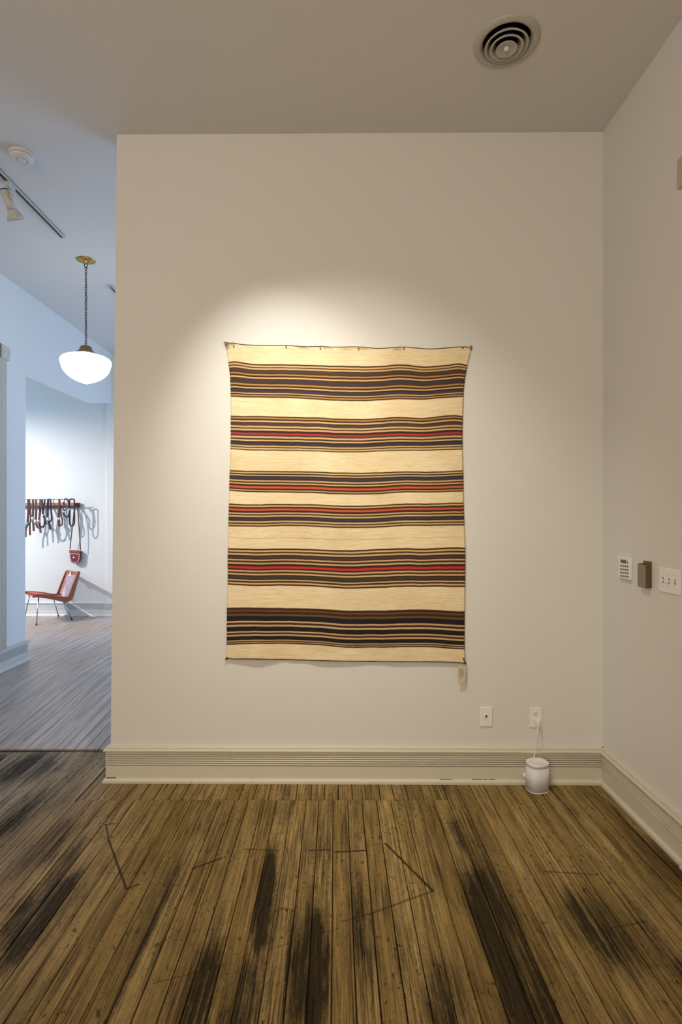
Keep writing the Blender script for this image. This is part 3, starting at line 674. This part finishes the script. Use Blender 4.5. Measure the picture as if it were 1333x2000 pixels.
# ================================================================= CEILING THINGS
E = empty('air_vent', (VX, VY, CEIL), 'round white ceiling air diffuser with concentric rings', 'air vent')
Mv = Matrix.Translation((VX, VY, CEIL))
def flip(pr): return [(r, -z) for r, z in pr]
mb = MB(); mb.lathe(flip([(0.151, 0.0), (0.1515, 0.003), (0.146, 0.008), (0.132, 0.013), (0.120, 0.012), (0.111, 0.004), (0.108, -0.012), (0.108, -0.03), (0.112, -0.03), (0.123, 0.0)]), Mv, 64); mb.build('flange', M_vent, E)
for (r, z) in ((0.092, 0.021), (0.069, 0.030)):
    mb = MB(); mb.lathe(flip([(r, z-0.002), (r+0.0085, z-0.001), (r+0.009, z+0.0012), (r, z+0.002), (r-0.006, z-0.010), (r-0.018, z-0.030), (r-0.020, z-0.030), (r-0.008, z-0.010), (r, z-0.002)]), Mv, 64); mb.build('ring', M_vent, E)
mb = MB(); mb.lathe(flip([(0.0, 0.024), (0.010, 0.025), (0.030, 0.030), (0.046, 0.037), (0.050, 0.037), (0.048, 0.033), (0.030, 0.021), (0.012, 0.016), (0.0, 0.016)]), Mv, 48); mb.build('center_cone', M_vent, E)
mb = MB(); mb.lathe(flip([(0.0, 0.040), (0.008, 0.039), (0.0115, 0.035), (0.012, 0.022), (0.0, 0.022)]), Mv, 20); mb.build('center_knob', M_white, E)
mb = MB(); mb.box((VX-0.105, VY-0.005, CEIL+0.02), (VX+0.105, VY+0.005, CEIL+0.025)); mb.box((VX-0.004, VY-0.004, CEIL-0.022), (VX+0.004, VY+0.004, CEIL+0.022)); mb.build('bracket', M_dark, E)

cx, cy = -1.932, 3.462
E = empty('smoke_detector', (cx, cy, CEIL), 'round white smoke detector on the ceiling near the track light', 'smoke detector')
Mv = Matrix.Translation((cx, cy, CEIL))
mb = MB(); mb.lathe(flip([(0.070, 0.0), (0.071, 0.004), (0.070, 0.014), (0.066, 0.016), (0.064, 0.0165)]), Mv, 40); mb.build('base', M_det, E)
mb = MB(); mb.lathe(flip([(0.062, 0.0165), (0.066, 0.019), (0.067, 0.028), (0.062, 0.038), (0.050, 0.043), (0.030, 0.044), (0.0275, 0.040), (0.026, 0.040), (0.0255, 0.047), (0.020, 0.050), (0.0, 0.0505)]), Mv, 40); mb.build('cover', M_det, E)

XT = -2.17
def rail(y0, y1, label):
    E = empty('lighting_track', (XT, (y0+y1)/2, CEIL), label, 'track')
    mb = MB()
    mb.box((XT-0.018, y0, CEIL-0.019), (XT-0.010, y1, CEIL)); mb.box((XT+0.010, y0, CEIL-0.019), (XT+0.018, y1, CEIL)); mb.box((XT-0.018, y0, CEIL-0.004), (XT+0.018, y1, CEIL))
    mb.build('rail', M_ltwhite, E)
    mb = MB(); mb.box((XT-0.010, y0+0.004, CEIL-0.0180), (XT+0.010, y1-0.006, CEIL-0.004)); mb.build('slot', M_black, E)
    for y in (y0, y1):
        mb = MB(); mb.box((XT-0.0185, y-0.004, CEIL-0.0195), (XT+0.0185, y+0.004, CEIL)); mb.build('end_cap', M_ltwhite, E)
rail(2.3, 4.47, 'long white lighting track with black slot on the ceiling at the left edge')
rail(5.42, 7.2, 'short visible end of a lighting track on the far ceiling beside the wall edge')
# track head
HY = 3.755
E = empty('track_spotlight', (XT, HY, CEIL-0.019), 'white flared spotlight head hanging from the ceiling track at left', 'spotlight')
mb = MB(); mb.box((XT-0.016, HY-0.045, CEIL-0.045), (XT+0.016, HY+0.035, CEIL-0.012)); mb.build('adapter', M_ltwhite, E, bevel=0.005)
P1 = AT(7, 371, HY); P2 = AT(24, 410, HY+0.035); P3 = AT(32, 430, HY+0.065); J = AT(17.5, 366, HY)
mb = MB(); mb.tube([(XT+0.0, HY-0.01, CEIL-0.044), J, AT(21, 376, HY), AT(23, 385, HY)], 0.007, 10); mb.build('arm', M_ltwhite, E)
c_ = AT(23, 385, HY); mb = MB(); mb.lathe([(0.0, -0.008), (0.014, -0.008), (0.016, 0.0), (0.014, 0.010), (0.0, 0.012)], frame_M(c_, (0,0,1), (1,-0.3,0)), 18); mb.build('knob', M_ltwhite, E)
ax = (P2-P1); L = ax.length; Mh = axis_M(P1, ax)
mb = MB(); mb.lathe([(0.0, 0.0), (0.026, 0.0), (0.028, 0.004), (0.030, L*0.7), (0.029, L), (0.0, L)], Mh, 32); mb.build('body', M_ltwhite, E)
mb = MB(); mb.lathe([(0.0, -0.0025), (0.027, -0.0025), (0.0285, 0.0035), (0.0, 0.0035)], Mh, 32); mb.build('back_cap', M_black, E)
L3 = (P3-P2).length; Mh = axis_M(P2, P3-P2)
mb = MB(); mb.lathe([(0.026, -0.004), (0.030, 0.0), (0.036, L3*0.25), (0.039, L3*0.30), (0.050, L3*0.65), (0.058, L3*1.0), (0.056, L3*1.0), (0.046, L3*0.6), (0.03, L3*0.2), (0.0, 0.0)], Mh, 36); mb.build('shade', M_ltwhite, E)

# pendant
PX, PY = -2.172, 4.895
E = empty('pendant_lamp', (PX, PY, CEIL), 'lit schoolhouse pendant lamp with white globe hanging on a chain', 'pendant lamp')
Mv = Matrix.Translation((PX, PY, CEIL))
mb = MB(); mb.lathe(flip([(0.0785, 0.0), (0.079, 0.004), (0.072, 0.008), (0.050, 0.012), (0.030, 0.020), (0.016, 0.030), (0.008, 0.034), (0.0, 0.034)]), Mv, 40); mb.build('canopy', M_brass, E)
zg = lambda c: EYE+(CY-(480+c/5.554))*PY/F      # crop row to height
mb = MB(); z = CEIL-0.030; ztop = zg(1082); k = 0
mb.tube([(PX+0.013*math.cos(a), PY, z-0.018+0.018*math.sin(a)) for a in [2*PI*i/20 for i in range(20)]], 0.0035, 8, closed=True); z -= 0.034
step = 0.0245; nl = int((z-ztop)/step)
for k in range(nl+1):
    zc = z-0.012-k*step; c_, s_ = (1, 0) if k % 2 == 0 else (0.35, 0.94)
    pts = []
    for i in range(18):
        a = 2*PI*i/18; u = 0.0085*math.cos(a); pts.append((PX+u*c_, PY+u*s_, zc+0.0155*math.sin(a)))
    mb.tube(pts, 0.0023, 6, closed=True)
for i in range(1):
    pts = [(PX+0.006*math.sin(q*0.9), PY+0.004*math.cos(q*0.9), z-(z-ztop)*q/40) for q in range(41)]
    mb.tube(pts, 0.0017, 6)
mb.build('chain', M_chain, E)
q = 0.000801
mb = MB()
mb.lathe([(0.0, zg(1072)), (12*q, zg(1075)), (14*q, zg(1085)), (50*q, zg(1092)), (62*q, zg(1108)), (66*q, zg(1130)), (80*q, zg(1148)), (100*q, zg(1160)), (104*q, zg(1176)), (92*q, zg(1184)), (0.0, zg(1184))], Matrix.Translation((PX, PY, 0)), 40)
mb.build('fitter', M_bronze, E)
mb = MB()
prof = [(96,1176),(130,1190),(180,1202),(225,1216),(248,1232),(259,1252),(259,1278),(252,1296),(247,1315),(238,1345),(218,1378),(185,1412),(140,1445),(90,1470),(50,1483),(25,1494),(0,1497)]
pp = [Vector((r*q, 0, zg(c))) for r, c in prof]; pp = rounded(pp, 3)
mb.lathe([(max(p.x, 0), p.z) for p in pp], Matrix.Translation((PX, PY, 0)), 56); mb.build('globe', M_globe, E)

# ================================================================= FURTHER ROOM
YF = 8.086
def FR(cxp, cyp, off):    # spots of the far wall, off metres in front of it
    return AT(30+cxp/6.665, 950+cyp/6.665, YF-off)
E = empty('belt_rack', FR(450, 240, 0.02), 'wooden wall rack with a thin rail, hung with leather belts', 'rack')
mb = MB(); a = FR(-60, 278, 0.0); b = FR(838, 212, 0.0); mb.box((a.x, YF-0.022, a.z), (b.x, YF, b.z)); mb.build('board', M_oak, E, bevel=0.003)
mb = MB(); a = FR(-60, 278, 0.03); b = FR(838, 252, 0.03); mb.box((a.x, YF-0.034, a.z), (b.x, YF-0.022, b.z)); a = FR(775, 278, 0.03); b = FR(842, 212, 0.03); mb.box((a.x, YF-0.036, a.z), (b.x, YF-0.022, b.z)); mb.build('edge_strip', M_walnut, E, bevel=0.002)
RO = 0.135
mb = MB(); mb.tube([FR(-60, 168, RO), FR(775, 168, RO)], 0.0045, 10); mb.build('rail', M_walnut, E)
for cxx in (40, 190, 345, 500, 640, 770):
    mb = MB(); mb.tube([FR(cxx, 235, 0.02), FR(cxx, 225, 0.08), FR(cxx, 168, RO)], 0.005, 8); mb.build('peg', M_walnut, E)
BI = [0]
def belt(name, strands, m, buckle, label, width=24, cat='belt', group='leather belts on the rack', bm_=None):
    anchor = FR(strands[0][0][0], 165, RO); BI[0] += 1; dd = (0.030,0.006,0.018,0.042,0.004,0.030,0.010,0.022,0.042)[BI[0]%9]
    E = empty(name, anchor, label, cat, group)
    mb = MB()
    for st in strands:
        w = st[0][2] if len(st[0]) > 2 else width
        pts = []
        for i, p in enumerate(st): pts.append(FR(p[0], p[1], RO+dd if i else RO+0.004))
        pts = rounded(pts, 5)
        mb.tube(pts, 0, flat=(w/6.665*YF/F*0.92, 0.004, (0.25, -1, 0)))
    mb.build('strap', m, E)
    for (bx_, by_, r, mm) in buckle:
        c_ = FR(bx_, by_, RO+dd+0.004); rr = r/6.665*YF/F
        mb = MB(); mb.lathe([(0.0, rr*0.45), (rr*0.45, rr*0.38), (rr*0.8, rr*0.2), (rr, 0.0), (rr*0.9, -0.003), (0, -0.003)], frame_M(c_, (1,0,0), (0.1,-1,0.1)), 20); mb.build('concho', mm, E)
def loop(x0, x1, ytop, ybot, w):   # strap over the rail and back as a hanging loop
    xm = (x0+x1)/2
    return [(x0, ytop+10, w), (x0, ytop+60), (x0-2, ybot-90), (x0+4, ybot-30), (xm, ybot), (x1-4, ybot-30), (x1+2, ybot-90), (x1, ytop+60), (x1-2, ytop+10), (xm, ytop-4), (x0, ytop+10)]
belt('belt', [[(168,168,30),(172,260),(165,400),(155,500),(135,560),(132,660)], [(180,168,24),(192,300),(200,430),(188,500),(192,635)]], M_leather, [(157,490,24,M_turq)], 'leftmost brown belt on the rack with a dark teal stone')
belt('belt', [[(230,168,28),(232,300),(228,420),(236,500),(240,582)]], M_leather, [(226,418,24,M_silver)], 'narrow brown belt with a silver concho, second from the left')
belt('belt', [[(270,168,28),(272,300),(268,420),(272,480),(290,530),(325,540),(352,520)]], M_leather, [(262,455,26,M_silver)], 'brown belt whose tail curls right beneath a silver concho')
belt('belt', [[(326,168,30),(324,300),(312,430),(318,520),(332,605)]], M_leather3, [(308,456,25,M_silver)], 'plum coloured belt with a silver concho in the middle of the cluster')
belt('belt', [[(352,175,20),(356,290),(360,370),(385,430),(405,495)], [(385,168,22),(382,200),(362,330),(380,420),(378,500),(355,535)]], M_leather2, [(358,375,14,M_silver)], 'thin dark belt with crossed tails beside the plum belt')
belt('belt', [[(428,168,28),(424,300),(424,430),(445,490),(458,560)], [(430,170,22),(452,172),(464,220),(466,330),(472,430),(440,465)]], M_leather2, [(424,428,28,M_silver)], 'dark loop belt with a round silver concho, right end of the left cluster')
belt('belt', [[(574,165,28),(574,300),(568,420),(574,525)], [(582,250,18),(590,350),(612,440),(606,500),(582,505)]], M_leather, [(567,422,17,M_silver), (567,426,8,M_turq)], 'single brown belt with a turquoise concho hanging by itself on the bare stretch')
belt('belt', [[(628,200,22),(636,280),(632,340),(645,385),(668,400),(692,382),(706,330),(702,260),(692,200),(668,166),(640,168)]], M_leather2, [(634,330,10,M_silver),(640,290,9,M_silver),(704,300,10,M_silver)], 'short dark loop belt dotted with silver, third from the right end')
belt('belt', [loop(706, 768, 168, 520, 20)], M_leather2, [], 'long dark blue loop belt at the right end of the rack')
# purse
PO = 0.055
E = empty('purse', FR(775, 900, PO), 'small oxblood leather purse with white lacing hanging from the rack', 'purse')
mb = MB()
mb.tube(rounded([FR(800, 215, 0.042), FR(812, 290, 0.05), FR(822, 420, PO+0.01), FR(838, 640, PO+0.01), FR(850, 830, PO)]), 0, flat=(0.014, 0.004, (0.2,-1,0)))
mb.tube(rounded([FR(800, 215, 0.042), FR(770, 290, 0.055), FR(748, 480, PO+0.015), FR(730, 640, PO+0.01), FR(712, 815, PO)]), 0, flat=(0.013, 0.004, (0.2,-1,0)))
mb.build('strap', M_leather, E)
def shield(k, x0=702, x1=845, y0=828, y1=1005):
    cxm = (x0+x1)/2; cym = (y0+y1)/2
    P = [(x0,y0),(x1,y0+12),(x1-6,y1-65),(x1-22,y1-18),(x1-55,y1),(x0+55,y1-2),(x0+22,y1-20),(x0+8,y1-70)]
    return [(cxm+(x-cxm)*k, cym+(y-cym)*k) for x, y in P]
mb = MB(); mb.prism([FR(x, y, PO) for x, y in shield(1)], (0,0.048,0), (0,0,0)); mb.prism([FR(x+14, y, PO-0.01) for x, y in shield(0.95)], (0,0.03,0), (0,0,0)); mb.build('body', M_purse, E, bevel=0.004)
mb = MB(); mb.prism([FR(x, y, PO) for x, y in [(702,828),(845,842),(843,866),(704,852)]], (0,0,0), (0,-0.006,0)); mb.build('flap', M_chairwood, E, bevel=0.002)
mb = MB()
ring = [Vector((x, y)) for x, y in shield(0.86, y0=862)]
for i in range(len(ring)):
    a, b = ring[i], ring[(i+1) % len(ring)]; n_ = max(1, int((b-a).length/13))
    for k in range(n_):
        p = a+(b-a)*(k+0.5)/n_; c_ = FR(p.x, p.y, PO+0.002); mb.box((c_.x-0.0055, c_.y-0.004, c_.z-0.0035), (c_.x+0.0055, c_.y+0.004, c_.z+0.0035))
mb.build('lacing', M_stitch, E)
c_ = FR(760, 927, PO+0.002); mb = MB(); mb.lathe([(0, 0.008), (0.010, 0.006), (0.014, 0.0)], frame_M(c_, (1,0,0), (0,-1,0)), 16); mb.build('snap', M_silver, E)

# chair -------------------------------------------------------------
Zc = 0.125
A = AT(71, 1220.5, 7.377); B = AT(141, 1211, 7.744); D_ = AT(47.5, 1211, 7.744); C_ = Vector((-3.935, 8.01, 0))
A = Vector((-3.923, 7.377, Zc)); B = Vector((-3.626, 7.744, Zc)); C_ = Vector((-3.945, 8.015, Zc)); D_ = Vector((-4.285, 7.744, Zc))
fwd = ((A+D_)/2-(B+C_)/2); fwd.z = 0; fwd.normalize(); side = Vector((-fwd.y, fwd.x, 0))   # side points from D towards A
O = (A+D_)/2; O.z = Zc
E = empty('lounge_chair', (O.x-fwd.x*0.2, O.y-fwd.y*0.2, Zc), 'low red-brown wooden chair with red cord seat, pale cord back and steel legs', 'chair')
def cp(t_, s_, h): return Vector((O.x, O.y, Zc))-fwd*t_+side*s_+Vector((0,0,h))
sgn = 1 if (A-D_).dot(side) > 0 else -1
side = side*sgn
HW = 0.215
profile = [(-0.035,0.368),(0.0,0.385),(0.10,0.372),(0.22,0.345),(0.32,0.315),(0.395,0.300),(0.435,0.325),(0.46,0.39),(0.49,0.48),(0.525,0.58),(0.555,0.665)]
for s_ in (-HW, HW):
    mb = MB(); pts = rounded([cp(t_, s_, h) for t_, h in profile], 6)
    # deep bent side rail: a band whose width faces sideways
    n = len(pts); vs = []; fs = []
    for i, p in enumerate(pts):
        tg = (pts[min(i+1, n-1)]-pts[max(i-1, 0)]).normalized(); nr = side.cross(tg).normalized()
        if nr.z < 0 and i < n*0.3: nr = -nr
        w = 0.020 + 0.024*math.sin(PI*min(1, max(0, (i/n-0.05)/0.95)))
        for (u, v) in ((-0.010, -w), (0.010, -w), (0.010, w*0.6), (-0.010, w*0.6)): vs.append(p+side*u+ (side.cross(tg).normalized() if True else nr)*v)
    for i in range(n-1):
        for k in range(4): fs.append((i*4+k, i*4+(k+1)%4, (i+1)*4+(k+1)%4, (i+1)*4+k))
    fs += [(0,1,2,3), tuple((n-1)*4+k for k in range(4))]
    mb.add(vs, fs); mb.build('side_rail', M_chairwood, E, bevel=0.003)
mb = MB(); mb.tube([cp(0.0, -HW, 0.372), cp(0.0, HW, 0.372)], 0, flat=(0.03, 0.014, (0,0,1))); mb.build('front_rail', M_chairwood, E, bevel=0.003)
mb = MB(); mb.tube([cp(0.543, -HW, 0.628), cp(0.543, HW, 0.628)], 0, flat=(0.055, 0.014, tuple(fwd))); mb.build('top_rail', M_chairwood, E, bevel=0.003)
def prof_at(i_, n_):
    pts = rounded([Vector((t_, 0, h)) for t_, h in profile], 10); L_ = [0]
    for a, b in zip(pts, pts[1:]): L_.append(L_[-1]+(b-a).length)
    d = L_[-1]*i_/n_
    for k in range(len(pts)-1):
        if L_[k+1] >= d: u = (d-L_[k])/(L_[k+1]-L_[k]); q_ = pts[k]+(pts[k+1]-pts[k])*u; return q_.x, q_.z
    return pts[-1].x, pts[-1].z
mb = MB(); mb2 = MB()
for i in range(5, 66):
    t_, h = prof_at(i, 72)
    if h > 0.60: continue
    if t_ < 0.42: mb.tube([cp(t_, -HW+0.008, h+0.006), cp(t_, HW-0.008, h+0.006)], 0.0048, 6)
for i in range(19):
    u = i/18; h = 0.335+0.265*u; t_ = 0.443+0.095*u
    mb2.tube([cp(t_-0.008, -HW+0.06, h), cp(t_-0.008, HW-0.02, h)], 0.0046, 6)
mb.build('seat_cords', M_redcord, E); mb2.build('back_cords', M_palecord, E)
mb = MB()
for i in range(24):
    u = i/23; h = 0.335+0.265*u; t_ = 0.443+0.095*u
    mb.tube([cp(t_-0.004, -HW+0.008, h), cp(t_-0.004, -HW+0.062, h)], 0.0056, 6)
mb.build('wrapped_cords', M_chairwood, E)
mb = MB(); mb.tube([cp(0.53, -0.02, 0.642), cp(0.525, -0.03, 0.585)], 0, flat=(0.045, 0.003, tuple(fwd))); mb.build('price_tag', M_stitch, E)
tops = ((A, cp(0.05, HW-0.035, 0.36)), (D_, cp(0.05, -HW+0.03, 0.36)), (B, cp(0.35, HW-0.03, 0.295)), (C_, cp(0.35, -HW+0.03, 0.295)))
for ft, tp in tops:
    d = (tp-ft).normalized()
    mb = MB(); mb.tube([ft+d*0.012, tp], 0.0085, 10); lg = mb.build('leg', M_chrome, E)
    mb = MB(); mb.tube([ft+Vector((0,0,0.001)), ft+d*0.016], 0.012, 10); r_ = mb.build('foot', M_black, lg, loc=None)
